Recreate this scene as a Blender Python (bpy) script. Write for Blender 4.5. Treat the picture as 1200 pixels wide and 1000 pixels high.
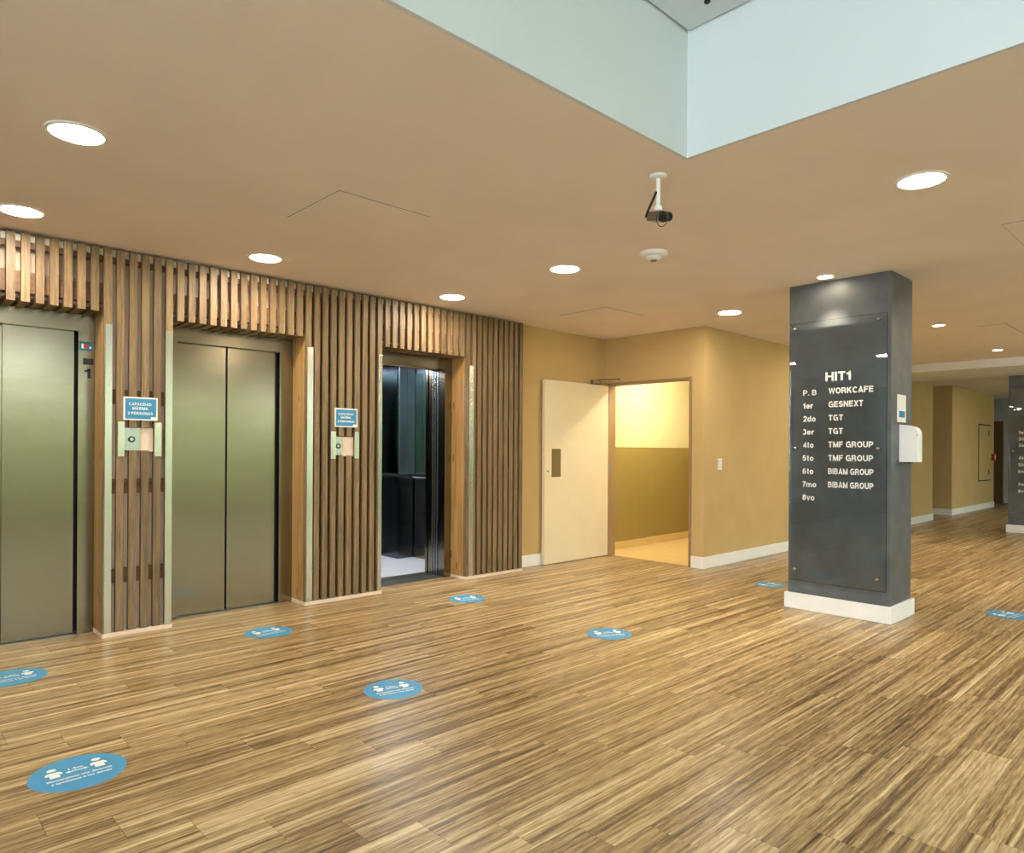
import bpy, math, random
from mathutils import Vector, Matrix
random.seed(7)
scene = bpy.context.scene
for o in list(bpy.data.objects):
    bpy.data.objects.remove(o)
COL = scene.collection

# ------------------------------------------------------------------ camera
CAM_H, FPX, CY, YAW, ROLL = 1.3, 816.5, 527.1, 0.8100, 0.006
cd = bpy.data.cameras.new('camera')
cd.sensor_width = 36.0
cd.lens = FPX / 1200 * 36
cd.shift_y = (CY - 500) / 1200
cd.clip_start = 0.05
cam = bpy.data.objects.new('camera', cd)
COL.objects.link(cam)
_f = Vector((math.cos(YAW), math.sin(YAW), 0))
_r = Vector((math.sin(YAW), -math.cos(YAW), 0))
_u = Vector((0, 0, 1))
_cr, _sr = math.cos(ROLL), math.sin(ROLL)
cx = _cr * _r + _sr * _u
cy_ = -_sr * _r + _cr * _u
cam.matrix_world = Matrix(((cx.x, cy_.x, -_f.x, 0), (cx.y, cy_.y, -_f.y, 0), (cx.z, cy_.z, -_f.z, CAM_H), (0, 0, 0, 1)))
scene.camera = cam

# ------------------------------------------------------------------ world, daylight, exposure
SKY = 9.0
LAMP = 155.0
w = bpy.data.worlds.new('sky')
scene.world = w
w.use_nodes = True
bg = w.node_tree.nodes['Background']
bg.inputs['Color'].default_value = (0.80, 0.90, 1.0, 1)
bg.inputs['Strength'].default_value = SKY
vs = scene.view_settings
vs.view_transform = 'Standard'
vs.look = 'None'
vs.gamma = 1
vs.use_curve_mapping = False
vs.exposure = 0.36

def portal(loc, rot, sx, sy):
    l = bpy.data.lights.new('window_portal', 'AREA')
    l.shape = 'RECTANGLE'; l.size = sx; l.size_y = sy
    l.cycles.is_portal = True
    o = bpy.data.objects.new('window_portal', l)
    o.location = loc; o.rotation_euler = rot
    COL.objects.link(o)
# daylight comes in through the two glazed fronts behind the camera
portal((8.5, -4.42, 1.6), (math.pi / 2, 0, math.pi), 26.0, 3.2)
portal((-4.42, 0.4, 1.6), (math.pi / 2, 0, math.pi / 2), 9.6, 3.2)

# ------------------------------------------------------------------ pixel helpers (1200 x 1000)
def ray(u, v):
    x = (u - 600) / FPX; y = (CY - v) / FPX
    a = _cr * x - _sr * y; b = _sr * x + _cr * y
    d = _f + a * _r
    return Vector((d.x, d.y, b))
def onY(u, v, Y):
    d = ray(u, v); p = d * (Y / d.y); return Vector((p.x, p.y, p.z + CAM_H))
def onX(u, v, X):
    d = ray(u, v); p = d * (X / d.x); return Vector((p.x, p.y, p.z + CAM_H))
def proj(X, Y, Z):
    d = X * _f.x + Y * _f.y
    if d < 0.05: return None
    a = (X * _r.x + Y * _r.y) / d; b = (Z - CAM_H) / d
    return 600 + FPX * (_cr * a + _sr * b), CY - FPX * (-_sr * a + _cr * b)

# ------------------------------------------------------------------ main dimensions (metres)
HC = 2.673            # ceiling
YS = 5.339            # front of the slats
YJ = 5.575            # front of the lift frames
YD = 5.63             # lift doors
YW = 5.478            # wall right of the slats
XD = 6.798            # wall with the white door
YR = 4.09             # corridor wall
XK, YK, ZK = 2.84, 1.806, 3.26   # raised ceiling corner
XP0, XP1, YP0, YP1 = 5.698, 6.17, 1.838, 2.625   # pillar

# ------------------------------------------------------------------ materials
def lin(c):
    return tuple(((v / 255) / 12.92 if v / 255 <= 0.04045 else ((v / 255 + 0.055) / 1.055) ** 2.4) for v in c) + (1,)
class NT:
    def __init__(s, name):
        s.m = bpy.data.materials.new(name); s.m.use_nodes = True
        s.t = s.m.node_tree; s.n = s.t.nodes; s.b = s.n['Principled BSDF']
    def add(s, typ, **kw):
        n = s.n.new(typ)
        for k, v in kw.items(): setattr(n, k, v)
        return n
    def link(s, a, b): s.t.links.new(a, b)
    def math(s, op, a, b=None):
        n = s.add('ShaderNodeMath', operation=op)
        for i, x in enumerate((a, b)):
            if x is None: continue
            if isinstance(x, (int, float)): n.inputs[i].default_value = x
            else: s.link(x, n.inputs[i])
        return n.outputs[0]
    def ramp(s, fac, stops):
        r = s.add('ShaderNodeValToRGB')
        e = r.color_ramp.elements
        while len(e) < len(stops): e.new(0.5)
        for i, (p, c) in enumerate(stops):
            e[i].position = p; e[i].color = c
        s.link(fac, r.inputs[0]); return r.outputs[0]
    def noise(s, vec, scale, detail=3, rough=0.5, dist=0.0):
        n = s.add('ShaderNodeTexNoise')
        n.inputs['Scale'].default_value = scale; n.inputs['Detail'].default_value = detail
        n.inputs['Roughness'].default_value = rough; n.inputs['Distortion'].default_value = dist
        if vec is not None: s.link(vec, n.inputs['Vector'])
        return n.outputs['Fac']
    def mapped(s, sc, src='Object', off=None):
        if src == 'Position':
            o = s.add('ShaderNodeNewGeometry').outputs['Position']
        else:
            o = s.add('ShaderNodeTexCoord').outputs[src]
        m = s.add('ShaderNodeMapping'); m.inputs['Scale'].default_value = sc
        s.link(o, m.inputs['Vector'])
        if off is not None: s.link(off, m.inputs['Location'])
        return m.outputs[0]
    def bump(s, h, strength, dist=0.002):
        b = s.add('ShaderNodeBump'); b.inputs['Strength'].default_value = strength
        b.inputs['Distance'].default_value = dist
        s.link(h, b.inputs['Height']); s.link(b.outputs[0], s.b.inputs['Normal'])
    def set(s, **kw):
        for k, v in kw.items():
            i = s.b.inputs[k.replace('_', ' ')]
            i.default_value = v
        return s
def plain(name, rgb, rough=0.5, metal=0.0, var=0.06, scale=6.0, bump=0.0):
    t = NT(name)
    f = t.noise(t.mapped((1, 1, 1), 'Position'), scale, 4)
    c = lin(rgb)
    lo = tuple(x * (1 - var) for x in c[:3]) + (1,); hi = tuple(min(1, x * (1 + var)) for x in c[:3]) + (1,)
    t.link(t.ramp(f, [(0.3, lo), (0.7, hi)]), t.b.inputs['Base Color'])
    t.set(Roughness=rough, Metallic=metal)
    if bump: t.bump(t.noise(t.mapped((1, 1, 1), 'Position'), 160, 3), bump)
    return t.m
def wood(name, cols, sc, axis='z', rough=0.5, knots=False):
    t = NT(name)
    info = t.add('ShaderNodeObjectInfo')
    off = t.add('ShaderNodeCombineXYZ')
    for i, k in enumerate((13.0, 7.0, 29.0)):
        t.link(t.math('MULTIPLY', info.outputs['Random'], k), off.inputs[i])
    s1 = (sc, sc, sc * 0.05) if axis == 'z' else (sc * 0.05, sc, sc)
    v = t.mapped(s1, 'Position', off.outputs[0])
    a = t.noise(v, 1.0, 6, 0.6, 0.6)
    fine = t.noise(t.mapped(tuple(x * 5 for x in s1), 'Position', off.outputs[0]), 1.0, 3)
    f = t.math('ADD', t.math('MULTIPLY', a, 0.75), t.math('MULTIPLY', fine, 0.25))
    f = t.math('ADD', f, t.math('MULTIPLY', t.math('SUBTRACT', info.outputs['Random'], 0.5), 0.14))
    if knots:
        vo = t.add('ShaderNodeTexVoronoi'); vo.inputs['Scale'].default_value = 1.0
        t.link(t.mapped((9, 9, 3.0), 'Position'), vo.inputs['Vector'])
        k = t.math('LESS_THAN', vo.outputs['Distance'], 0.13)
        f = t.math('SUBTRACT', f, t.math('MULTIPLY', k, 0.25))
    t.link(t.ramp(f, [(0.28, lin(cols[0])), (0.5, lin(cols[1])), (0.72, lin(cols[2]))]), t.b.inputs['Base Color'])
    t.set(Roughness=rough)
    t.bump(fine, 0.15)
    return t.m
def steel(name, rgb, rough=0.28, aniso=0.6, grain='x'):
    t = NT(name)
    sc = (3, 3, 400) if grain == 'x' else (400, 400, 3)
    f = t.noise(t.mapped(sc, 'Position'), 1.0, 2)
    c = lin(rgb)
    t.link(t.ramp(f, [(0.3, tuple(x * 0.9 for x in c[:3]) + (1,)), (0.7, c)]), t.b.inputs['Base Color'])
    t.set(Metallic=1.0, Roughness=rough)
    big = t.noise(t.mapped((1.2, 1.2, 2.2), 'Position'), 1.0, 2)
    t.bump(big, 0.12, 0.02)
    return t.m
def emit(name, rgb, strength):
    t = NT(name)
    t.set(Base_Color=rgb + (1,), Emission_Color=rgb + (1,), Emission_Strength=strength)
    return t.m
def glass(name, tint, refl=1.0):
    t = NT(name)
    tr = t.add('ShaderNodeBsdfTransparent'); tr.inputs[0].default_value = tint + (1,)
    gl = t.add('ShaderNodeBsdfGlossy'); gl.inputs['Roughness'].default_value = 0.02
    gl.inputs['Color'].default_value = (refl, refl, refl, 1)
    fr = t.add('ShaderNodeFresnel'); fr.inputs[0].default_value = 1.5
    mx = t.add('ShaderNodeMixShader')
    t.link(fr.outputs[0], mx.inputs[0]); t.link(tr.outputs[0], mx.inputs[1]); t.link(gl.outputs[0], mx.inputs[2])
    t.link(mx.outputs[0], t.n['Material Output'].inputs['Surface'])
    return t.m

PW, PL, PY0, PX0, PST = 0.19, 0.98, 2.745, 0.677, 0.1915
def floor_mat():
    t = NT('plank_wood')
    g = t.add('ShaderNodeNewGeometry').outputs['Position']
    sp = t.add('ShaderNodeSeparateXYZ'); t.link(g, sp.inputs[0])
    row = t.math('FLOOR', t.math('DIVIDE', t.math('SUBTRACT', PY0, sp.outputs[1]), PW))
    xo = t.math('ADD', t.math('MULTIPLY', row, PST), PX0)
    col = t.math('FLOOR', t.math('DIVIDE', t.math('SUBTRACT', sp.outputs[0], xo), PL))
    cb = t.add('ShaderNodeCombineXYZ'); t.link(row, cb.inputs[0]); t.link(col, cb.inputs[1])
    wn = t.add('ShaderNodeTexWhiteNoise', noise_dimensions='2D'); t.link(cb.outputs[0], wn.inputs['Vector'])
    h = wn.outputs['Value']
    off = t.add('ShaderNodeCombineXYZ')
    t.link(t.math('MULTIPLY', h, 37.0), off.inputs[0]); t.link(t.math('MULTIPLY', h, 91.0), off.inputs[1])
    t.link(t.math('MULTIPLY', h, 53.0), off.inputs[2])
    def mp(sc):
        m = t.add('ShaderNodeMapping'); m.inputs['Scale'].default_value = sc
        t.link(g, m.inputs['Vector']); t.link(off.outputs[0], m.inputs['Location']); return m.outputs[0]
    a = t.noise(mp((0.40, 26, 1)), 1.0, 2, 0.5, 0.15)
    b = t.noise(mp((1.6, 85, 1)), 1.0, 4, 0.6, 0.2)
    c = t.noise(mp((9, 110, 1)), 1.0, 4, 0.65, 0.5)
    m2 = t.add('ShaderNodeMapping'); m2.inputs['Scale'].default_value = (0.30, 27, 1); t.link(g, m2.inputs['Vector'])
    d = t.noise(m2.outputs[0], 1.0, 3, 0.55, 0.15)
    f = t.math('ADD', t.math('MULTIPLY', a, 0.20), t.math('MULTIPLY', d, 0.26))
    f = t.math('ADD', f, t.math('MULTIPLY', b, 0.28))
    f = t.math('ADD', f, t.math('MULTIPLY', c, 0.26))
    f = t.math('ADD', f, t.math('MULTIPLY', t.math('SUBTRACT', h, 0.5), 0.03))
    colr = t.ramp(f, [(0.39, lin((70, 50, 29))), (0.455, lin((122, 97, 62))), (0.525, lin((174, 148, 104))), (0.61, lin((220, 200, 158)))])
    t.link(colr, t.b.inputs['Base Color'])
    t.link(t.math('ADD', t.math('MULTIPLY', c, 0.14), 0.24), t.b.inputs['Roughness'])
    t.bump(b, 0.12, 0.0015)
    t.b.inputs['Specular IOR Level'].default_value = 0.4
    return t.m

M = {}
M['plank'] = floor_mat()
M['joint'] = plain('joint_dark', (52, 38, 24), 0.8)
M['wall'] = plain('tan_wall_paint', (197, 168, 113), 0.85, var=0.04, scale=3, bump=0.25)
M['ceiling'] = plain('beige_ceiling_paint', (238, 225, 215), 0.9, var=0.03, scale=2, bump=0.3)
M['coffer'] = plain('white_ceiling_paint', (214, 218, 220), 0.9, var=0.02, scale=2, bump=0.15)
M['white'] = plain('white_paint', (238, 236, 232), 0.5, var=0.03)
M['board'] = plain('pale_board', (228, 206, 186), 0.8, var=0.06, scale=9)
M['slat'] = wood('slat_wood', [(86, 69, 47), (126, 103, 73), (160, 135, 101)], 60, 'z', 0.5)
M['pine'] = wood('pine_board', [(122, 86, 40), (174, 134, 76), (200, 164, 104)], 26, 'z', 0.45, True)
M['batten'] = wood('batten_wood', [(80, 54, 34), (108, 76, 48), (132, 98, 66)], 40, 'x', 0.6)
M['steel'] = steel('brushed_steel', (144, 134, 114), 0.19)
M['steel_trim'] = steel('satin_steel_trim', (205, 200, 184), 0.26, grain='z')
M['steel_dark'] = steel('dark_car_steel', (104, 106, 114), 0.2, grain='z')
M['mirror'] = plain('dark_green_mirror', (58, 78, 72), 0.03, 1.0)
M['chrome'] = plain('chrome', (178, 178, 176), 0.22, 1.0)
M['car_trim'] = plain('car_steel_reflection', (205, 212, 224), 0.34, 1.0)  # bluish pale tone puts the column's bright reflection into its colour
M['alu'] = plain('aluminium_sill', (150, 146, 138), 0.35, 1.0)
M['black'] = plain('black_plastic', (18, 18, 20), 0.35)
M['blackgap'] = plain('dark_shaft', (14, 13, 12), 0.9)
M['car_floor'] = plain('pale_car_floor', (176, 176, 178), 0.5, var=0.04)
M['door'] = plain('cream_door_paint', (226, 210, 174), 0.45, var=0.02)
M['frame'] = plain('door_frame_paint', (150, 122, 84), 0.5)
M['plate'] = plain('olive_push_plate', (122, 106, 62), 0.4, 0.3)
M['cream'] = plain('cream_stair_paint', (222, 212, 160), 0.45, var=0.02)
M['olive'] = plain('olive_stair_paint', (146, 128, 70), 0.3, var=0.03)
M['stair_tile'] = plain('beige_stair_tile', (214, 186, 120), 0.4, var=0.05)
M['pillar'] = plain('slate_pillar_paint', (92, 95, 98), 0.45, var=0.25, scale=5)
M['glass'] = glass('clear_sign_glass', (0.93, 0.96, 0.95))
M['edge'] = plain('polished_glass_edge', (44, 56, 54), 0.15)
M['window_glass'] = glass('window_glass', (0.95, 0.98, 0.97))
M['ink_white'] = plain('white_lettering', (238, 236, 228), 0.5, var=0.01)
M['blue'] = plain('sign_blue', (52, 136, 180), 0.4, var=0.04)
M['sticker'] = plain('sticker_blue', (66, 150, 196), 0.4, var=0.05)
M['red'] = plain('alarm_red', (180, 40, 30), 0.4)
M['brown'] = plain('brown_door', (104, 76, 40), 0.5)
M['far_wall'] = plain('pale_far_wall', (186, 186, 184), 0.8)
M['lamp'] = emit('warm_diffuser', (1.0, 0.875, 0.71), LAMP)
M['spot'] = emit('spot_diffuser', (1.0, 0.86, 0.62), 60)
M['car_lamp'] = emit('cool_diffuser', (0.86, 0.93, 1.0), 26)
M['grass'] = plain('pale_paving', (176, 176, 164), 0.9, var=0.15, scale=2)
M['leaf'] = plain('hedge_green', (158, 164, 122), 0.8, var=0.45, scale=2.5)
M['tab'] = plain('teal_tab', (30, 110, 130), 0.4)

# ------------------------------------------------------------------ builders
WL = {}
class MB:
    def __init__(s): s.v = []; s.f = []
    def box(s, x0, x1, y0, y1, z0, z1):
        n = len(s.v)
        s.v += [(x, y, z) for z in (z0, z1) for y in (y0, y1) for x in (x0, x1)]
        s.f += [tuple(n + i for i in q) for q in ((0, 2, 3, 1), (4, 5, 7, 6), (0, 1, 5, 4), (2, 6, 7, 3), (0, 4, 6, 2), (1, 3, 7, 5))]
        return s
    def lathe(s, c, prof, n=24, axis='z', cap=True):
        base = len(s.v); k = len(prof)
        for i in range(n):
            a = 2 * math.pi * i / n
            for r, h in prof:
                p = (r * math.cos(a), r * math.sin(a), h)
                if axis == 'x': p = (h, p[0], p[1])
                elif axis == 'y': p = (p[1], h, p[0])
                s.v.append((c[0] + p[0], c[1] + p[1], c[2] + p[2]))
        for i in range(n):
            j = (i + 1) % n
            for q in range(k - 1):
                s.f.append((base + i * k + q, base + j * k + q, base + j * k + q + 1, base + i * k + q + 1))
        if cap:
            s.f.append(tuple(base + i * k for i in reversed(range(n))))
            s.f.append(tuple(base + i * k + k - 1 for i in range(n)))
        return s
    def tube(s, pts, r, n=8, closed=False):
        pts = [Vector(p) for p in pts]; base = len(s.v); m = len(pts)
        for i, p in enumerate(pts):
            a = pts[i - 1] if (i > 0 or closed) else p
            b = pts[(i + 1) % m] if (i < m - 1 or closed) else p
            t = (b - a).normalized()
            up = Vector((0, 0, 1)) if abs(t.z) < 0.9 else Vector((1, 0, 0))
            x = t.cross(up).normalized(); y = x.cross(t)
            for k in range(n):
                g = 2 * math.pi * k / n
                s.v.append(tuple(p + r * (math.cos(g) * x + math.sin(g) * y)))
        for i in range(m if closed else m - 1):
            j = (i + 1) % m
            for k in range(n):
                l = (k + 1) % n
                s.f.append((base + i * n + k, base + i * n + l, base + j * n + l, base + j * n + k))
        if not closed:
            s.f.append(tuple(base + k for k in reversed(range(n))))
            s.f.append(tuple(base + (m - 1) * n + k for k in range(n)))
        return s
    def prism(s, poly, a, b, axis='x'):
        n = len(s.v); k = len(poly)
        for h in (a, b):
            for p, q in poly:
                s.v.append({'x': (h, p, q), 'y': (p, h, q), 'z': (p, q, h)}[axis])
        s.f.append(tuple(n + i for i in reversed(range(k)))); s.f.append(tuple(n + k + i for i in range(k)))
        for i in range(k):
            j = (i + 1) % k
            s.f.append((n + i, n + j, n + k + j, n + k + i))
        return s
    def build(s, name, mat, parent=None, smooth=False, bevel=0.0):
        xs, ys, zs = zip(*s.v)
        o = Vector(((min(xs) + max(xs)) / 2, (min(ys) + max(ys)) / 2, min(zs)))
        me = bpy.data.meshes.new(name)
        me.from_pydata([tuple(Vector(p) - o) for p in s.v], [], s.f)
        import bmesh
        bm = bmesh.new(); bm.from_mesh(me)
        bmesh.ops.recalc_face_normals(bm, faces=bm.faces)
        if bevel:
            bmesh.ops.bevel(bm, geom=bm.edges[:], offset=bevel, segments=2, affect='EDGES', profile=0.5)
        bm.to_mesh(me); bm.free()
        if smooth:
            for p in me.polygons: p.use_smooth = True
            me.set_sharp_from_angle(angle=math.radians(40))
        return link(name, me, mat, o, parent)
def link(name, me, mat, o, parent=None):
    if mat and not me.materials: me.materials.append(M[mat])
    ob = bpy.data.objects.new(name, me)
    COL.objects.link(ob)
    WL[ob.name] = Vector(o)
    if parent:
        ob.parent = parent; ob.location = Vector(o) - WL[parent.name]
    else:
        ob.location = o
    return ob
def bx(name, mat, parent, *b, bevel=0.0):
    return MB().box(*b).build(name, mat, parent, bevel=bevel)
def empty(name, loc):
    e = bpy.data.objects.new(name, None)
    e.empty_display_size = 0.1
    COL.objects.link(e); e.location = loc; WL[e.name] = Vector(loc)
    return e
def tag(o, label=None, cat=None, group=None, kind=None):
    if label: o['label'] = label
    if cat: o['category'] = cat
    if group: o['group'] = group
    if kind: o['kind'] = kind
    return o
def struct(o, label=None):
    return tag(o, label, None, None, 'structure')
def text(name, s, mat, parent, origin, facing, width=None, height=None, bold=0.02, align='LEFT', depth=0.001, rot=0.0):
    """lettering as mesh: origin = baseline start (or centre), height = cap height"""
    cu = bpy.data.curves.new('txt', 'FONT')
    cu.body = s; cu.size = 1.0; cu.offset = bold; cu.extrude = 0.0; cu.resolution_u = 3
    to = bpy.data.objects.new('txt', cu); COL.objects.link(to)
    dg = bpy.context.evaluated_depsgraph_get()
    me = bpy.data.meshes.new_from_object(to.evaluated_get(dg))
    bpy.data.objects.remove(to); bpy.data.curves.remove(cu)
    me.name = name
    xs = [v.co.x for v in me.vertices]; ys = [v.co.y for v in me.vertices]
    x0, x1 = min(xs), max(xs)
    capref = 0.70 + bold
    sy = height / capref
    sx = (width / (x1 - x0)) if width else sy
    wdt = (x1 - x0) * sx
    dx = {'LEFT': 0, 'CENTER': -wdt / 2, 'RIGHT': -wdt}[align]
    for v in me.vertices:
        a = (v.co.x - x0) * sx + dx; b = v.co.y * sy
        if facing == '-Y': v.co = (a, 0, b)
        elif facing == '-X': v.co = (0, -a, b)
        else:
            c, n = math.cos(rot), math.sin(rot)
            v.co = (a * c - b * n, a * n + b * c, 0)
    me.materials.clear()
    return link(name, me, mat, origin, parent)


# bold grotesque lettering drawn as strokes; cap height 1, glyphs = list of polylines, plus advance width
def _arc(cx_, cy_, rx, ry, a0, a1, n=12):
    return [(cx_ + rx * math.cos(math.radians(a0 + (a1 - a0) * i / n)), cy_ + ry * math.sin(math.radians(a0 + (a1 - a0) * i / n))) for i in range(n + 1)]
def _rad(cx_, top, bot, r, right):
    """bowl: straight from the stem, half circle, straight back"""
    m = (top + bot) / 2
    return [(cx_, top)] + _arc(right - r, m, r, (top - bot) / 2, 90, -90) + [(cx_, bot)]
SWT = 0.185
_h = SWT / 2
def _glyphs():
    t, b = 1 - _h, _h
    G = {}
    G['H'] = ([[(_h, 0), (_h, 1)], [(.66, 0), (.66, 1)], [(_h, .52), (.66, .52)]], .76)
    G['I'] = ([[(_h, 0), (_h, 1)]], .19)
    G['T'] = ([[(0, t), (.64, t)], [(.32, 0), (.32, t)]], .64)
    G['1'] = ([[(.30, 0), (.30, 1)], [(.02, .70), (.16, .73), (.25, .82), (.29, .95)]], .40)
    G['P'] = ([[(_h, 0), (_h, 1)], _rad(_h, t, .42, .26, .58)], .67)
    G['B'] = ([[(_h, 0), (_h, 1)], _rad(_h, t, .53, .20, .56), _rad(_h, .53, b, .23, .60)], .70)
    G['W'] = ([[(.08, 1), (.27, .04), (.49, .92), (.71, .04), (.90, 1)]], .98)
    G['O'] = ([_arc(.39, .5, .295, .42, 0, 360, 28)], .78)
    G['R'] = ([[(_h, 0), (_h, 1)], _rad(_h, t, .47, .22, .58), [(.36, .46), (.54, .38), (.60, 0)]], .72)
    G['K'] = ([[(_h, 0), (_h, 1)], [(.62, 1), (.14, .44)], [(.30, .60), (.65, 0)]], .75)
    G['C'] = ([_arc(.39, .5, .295, .42, 42, 318, 22)], .74)
    G['G'] = ([_arc(.39, .5, .295, .42, 42, 300, 22), [(.42, .46), (.68, .46), (.68, 0)]], .78)
    G['A'] = ([[(.07, 0), (.36, .97), (.65, 0)], [(.16, .28), (.56, .28)]], .72)
    G['F'] = ([[(_h, 0), (_h, 1)], [(_h, t), (.60, t)], [(_h, .50), (.54, .50)]], .62)
    G['E'] = ([[(_h, 0), (_h, 1)], [(_h, t), (.62, t)], [(_h, .52), (.58, .52)], [(_h, b), (.63, b)]], .66)
    G['S'] = ([_arc(.34, .70, .24, .21, 20, 250, 14) + _arc(.34, .30, .25, .215, 80, -160, 14)], .68)
    G['N'] = ([[(_h, 0), (_h, 1)], [(.64, 0), (.64, 1)], [(_h, .95), (.64, .05)]], .74)
    G['X'] = ([[(.07, 0), (.60, 1)], [(.60, 0), (.07, 1)]], .67)
    G['M'] = ([[(_h, 0), (_h, 1)], [(_h, .97), (.42, .10), (.75, .97)], [(.75, 1), (.75, 0)]], .85)
    G['U'] = ([[(_h, 1), (_h, .36)] + _arc(.36, .36, .265, .27, 180, 360, 12) + [(.625, 1)]], .72)
    G['D'] = ([[(_h, 0), (_h, 1)], _rad(_h, t, b, .34, .62)], .72)
    G['Á'] = (G['A'][0] + [[(.30, 1.07), (.46, 1.24)]], .72)
    G['.'] = ([[(_h, 0), (_h, .20)]], .19)
    G['2'] = ([_arc(.30, .71, .21, .20, 175, -35, 12) + [(.12, _h), (.56, _h)]], .57)
    G['3'] = ([_arc(.29, .72, .19, .185, 150, -80, 12), _arc(.29, .30, .21, .21, 80, -160, 12)], .57)
    G['4'] = ([[(.44, 0), (.44, .95), (.07, .30), (.58, .30)]], .58)
    G['5'] = ([[(.52, t), (.16, t), (.11, .50)] + _arc(.29, .33, .21, .24, 130, -155, 14)], .58)
    G['6'] = ([_arc(.30, .32, .205, .23, 0, 360, 18), [(.47, .84), (.32, .91), (.18, .80), (.10, .55), (.095, .32)]], .59)
    G['7'] = ([[(.03, t), (.50, t), (.30, .50), (.21, 0)]], .56)
    G['8'] = ([_arc(.30, .715, .18, .185, 0, 360, 16), _arc(.30, .295, .205, .215, 0, 360, 18)], .60)
    x = .74
    G['d'] = ([_arc(.29, x / 2, .20, .29, 0, 360, 18), [(.50, 0), (.50, 1)]], .60)
    G['o'] = ([_arc(.31, x / 2, .22, .285, 0, 360, 20)], .62)
    G['e'] = ([[(.10, .37), (.52, .37)] + _arc(.31, x / 2, .21, .285, 0, 325, 18)], .60)
    G['r'] = ([[(_h, 0), (_h, x)], [(_h, .40)] + _arc(.36, .40, .26, .25, 165, 80, 6)], .40)
    G['t'] = ([[(.20, .98), (.20, .22)] + _arc(.32, .22, .12, .14, 180, 280, 5), [(.02, .66), (.38, .66)]], .40)
    G['m'] = ([[(_h, 0), (_h, x)], [(_h, .40)] + _arc(.28, .45, .18, .20, 170, 0, 8) + [(.46, 0)], [(.46, .40)] + _arc(.65, .45, .18, .20, 170, 0, 8) + [(.83, 0)]], .93)
    G['v'] = ([[(.06, x), (.28, .03), (.50, x)]], .56)
    G[' '] = ([], .30)
    return G
GLY = _glyphs()
def strokes(name, s, mat, parent, origin, facing, width, height, align='LEFT'):
    V, F = [], []; pen = 0.0
    for ch in s:
        lines, adv = GLY[ch]
        for pl in lines:
            P = [Vector((x + pen, y)) for x, y in pl]
            closed = (P[0] - P[-1]).length < 1e-4
            if closed: P = P[:-1]
            n = len(P); base = len(V)
            for i, p in enumerate(P):
                a = P[i - 1] if (i or closed) else None
                b = P[(i + 1) % n] if (i < n - 1 or closed) else None
                d0 = (p - a).normalized() if a is not None else None
                d1 = (b - p).normalized() if b is not None else None
                d0 = d0 or d1; d1 = d1 or d0
                t = (d0 + d1)
                t = t.normalized() if t.length > 1e-4 else d0
                nn = Vector((-t.y, t.x)); k = max(0.45, nn.dot(Vector((-d0.y, d0.x))))
                off = nn * (_h / k)
                V.append(p + off); V.append(p - off)
            for i in range(n if closed else n - 1):
                j = (i + 1) % n
                F.append((base + 2 * i, base + 2 * i + 1, base + 2 * j + 1, base + 2 * j))
        pen += adv + (0.11 if ch != ' ' else 0.02)
    x0 = min(v.x for v in V); x1 = max(v.x for v in V)
    sx = width / (x1 - x0); dx = -width / 2 if align == 'CENTER' else 0
    out = []
    for i, v in enumerate(V):
        a = (v.x - x0) * sx + dx; b = v.y * height
        out.append((a, 0, b) if facing == '-Y' else (0, -a, b))
    me = bpy.data.meshes.new(name)
    me.from_pydata(out, [], F)
    return link(name, me, mat, origin, parent)

# ================================================================== FLOOR
floor = bx('floor', 'joint', None, -4.6, 22.2, -4.6, 5.799, -0.12, -0.004)
struct(floor, 'brown wood-look plank floor with dark streaked grain across the lobby')
cand = []
k0 = int(round((PY0 - 5.595) / PW)); k1 = int(math.ceil((PY0 + 4.5) / PW))
for k in range(k0, k1):
    ya, yb = PY0 - (k + 1) * PW, PY0 - k * PW
    xo = PX0 + PST * k
    n0 = int(math.floor((-4.5 - xo) / PL)); n1 = int(math.ceil((22.0 - xo) / PL))
    for n in range(n0, n1):
        a, b = xo + n * PL, xo + (n + 1) * PL
        segs = [(max(a, -4.5), min(b, 22.0))]
        if ya > 4.0:
            segs = [(max(a, -4.5), min(b, 6.86)), (max(a, 14.95), min(b, 22.0))]
        for sa, sb in segs:
            if sb - sa > 0.02: cand.append((sa, sb, ya, yb))
scored = []
for c in cand:
    pts = [proj(x, y, 0) for x in (c[0], (c[0] + c[1]) / 2, c[1]) for y in (c[2], c[3])]
    pts = [p for p in pts if p]
    vis = sum(1 for p in pts if -5 < p[0] < 1205 and 520 < p[1] < 1005)
    area = 0
    if vis:
        d = ((c[0] + c[1]) / 2) * _f.x + ((c[2] + c[3]) / 2) * _f.y
        area = (c[1] - c[0]) * (c[3] - c[2]) * min(1, vis / 4) / max(d, 0.3) ** 3
    scored.append((area, c))
scored.sort(key=lambda t: -t[0])
GAP = 0.0007
cache = {}
for i, (ar, c) in enumerate(scored[:290]):
    if ar <= 0: break
    L = round(c[1] - c[0], 4)
    o = Vector(((c[0] + c[1]) / 2, (c[2] + c[3]) / 2, -0.004))
    if L not in cache:
        mb = MB().box(-L / 2 + GAP, L / 2 - GAP, -PW / 2 + GAP, PW / 2 - GAP, 0, 0.004)
        me = bpy.data.meshes.new('plank'); me.from_pydata(mb.v, [], mb.f)
        me.materials.append(M['plank']); cache[L] = me
    link('plank', cache[L], None, o, floor)
mb = MB()
for ar, c in scored[290:]:
    mb.box(c[0] + GAP, c[1] - GAP, c[2] + GAP, c[3] - GAP, -0.004, 0)
tag(mb.build('plank_field', 'plank', floor), kind='stuff')

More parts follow.
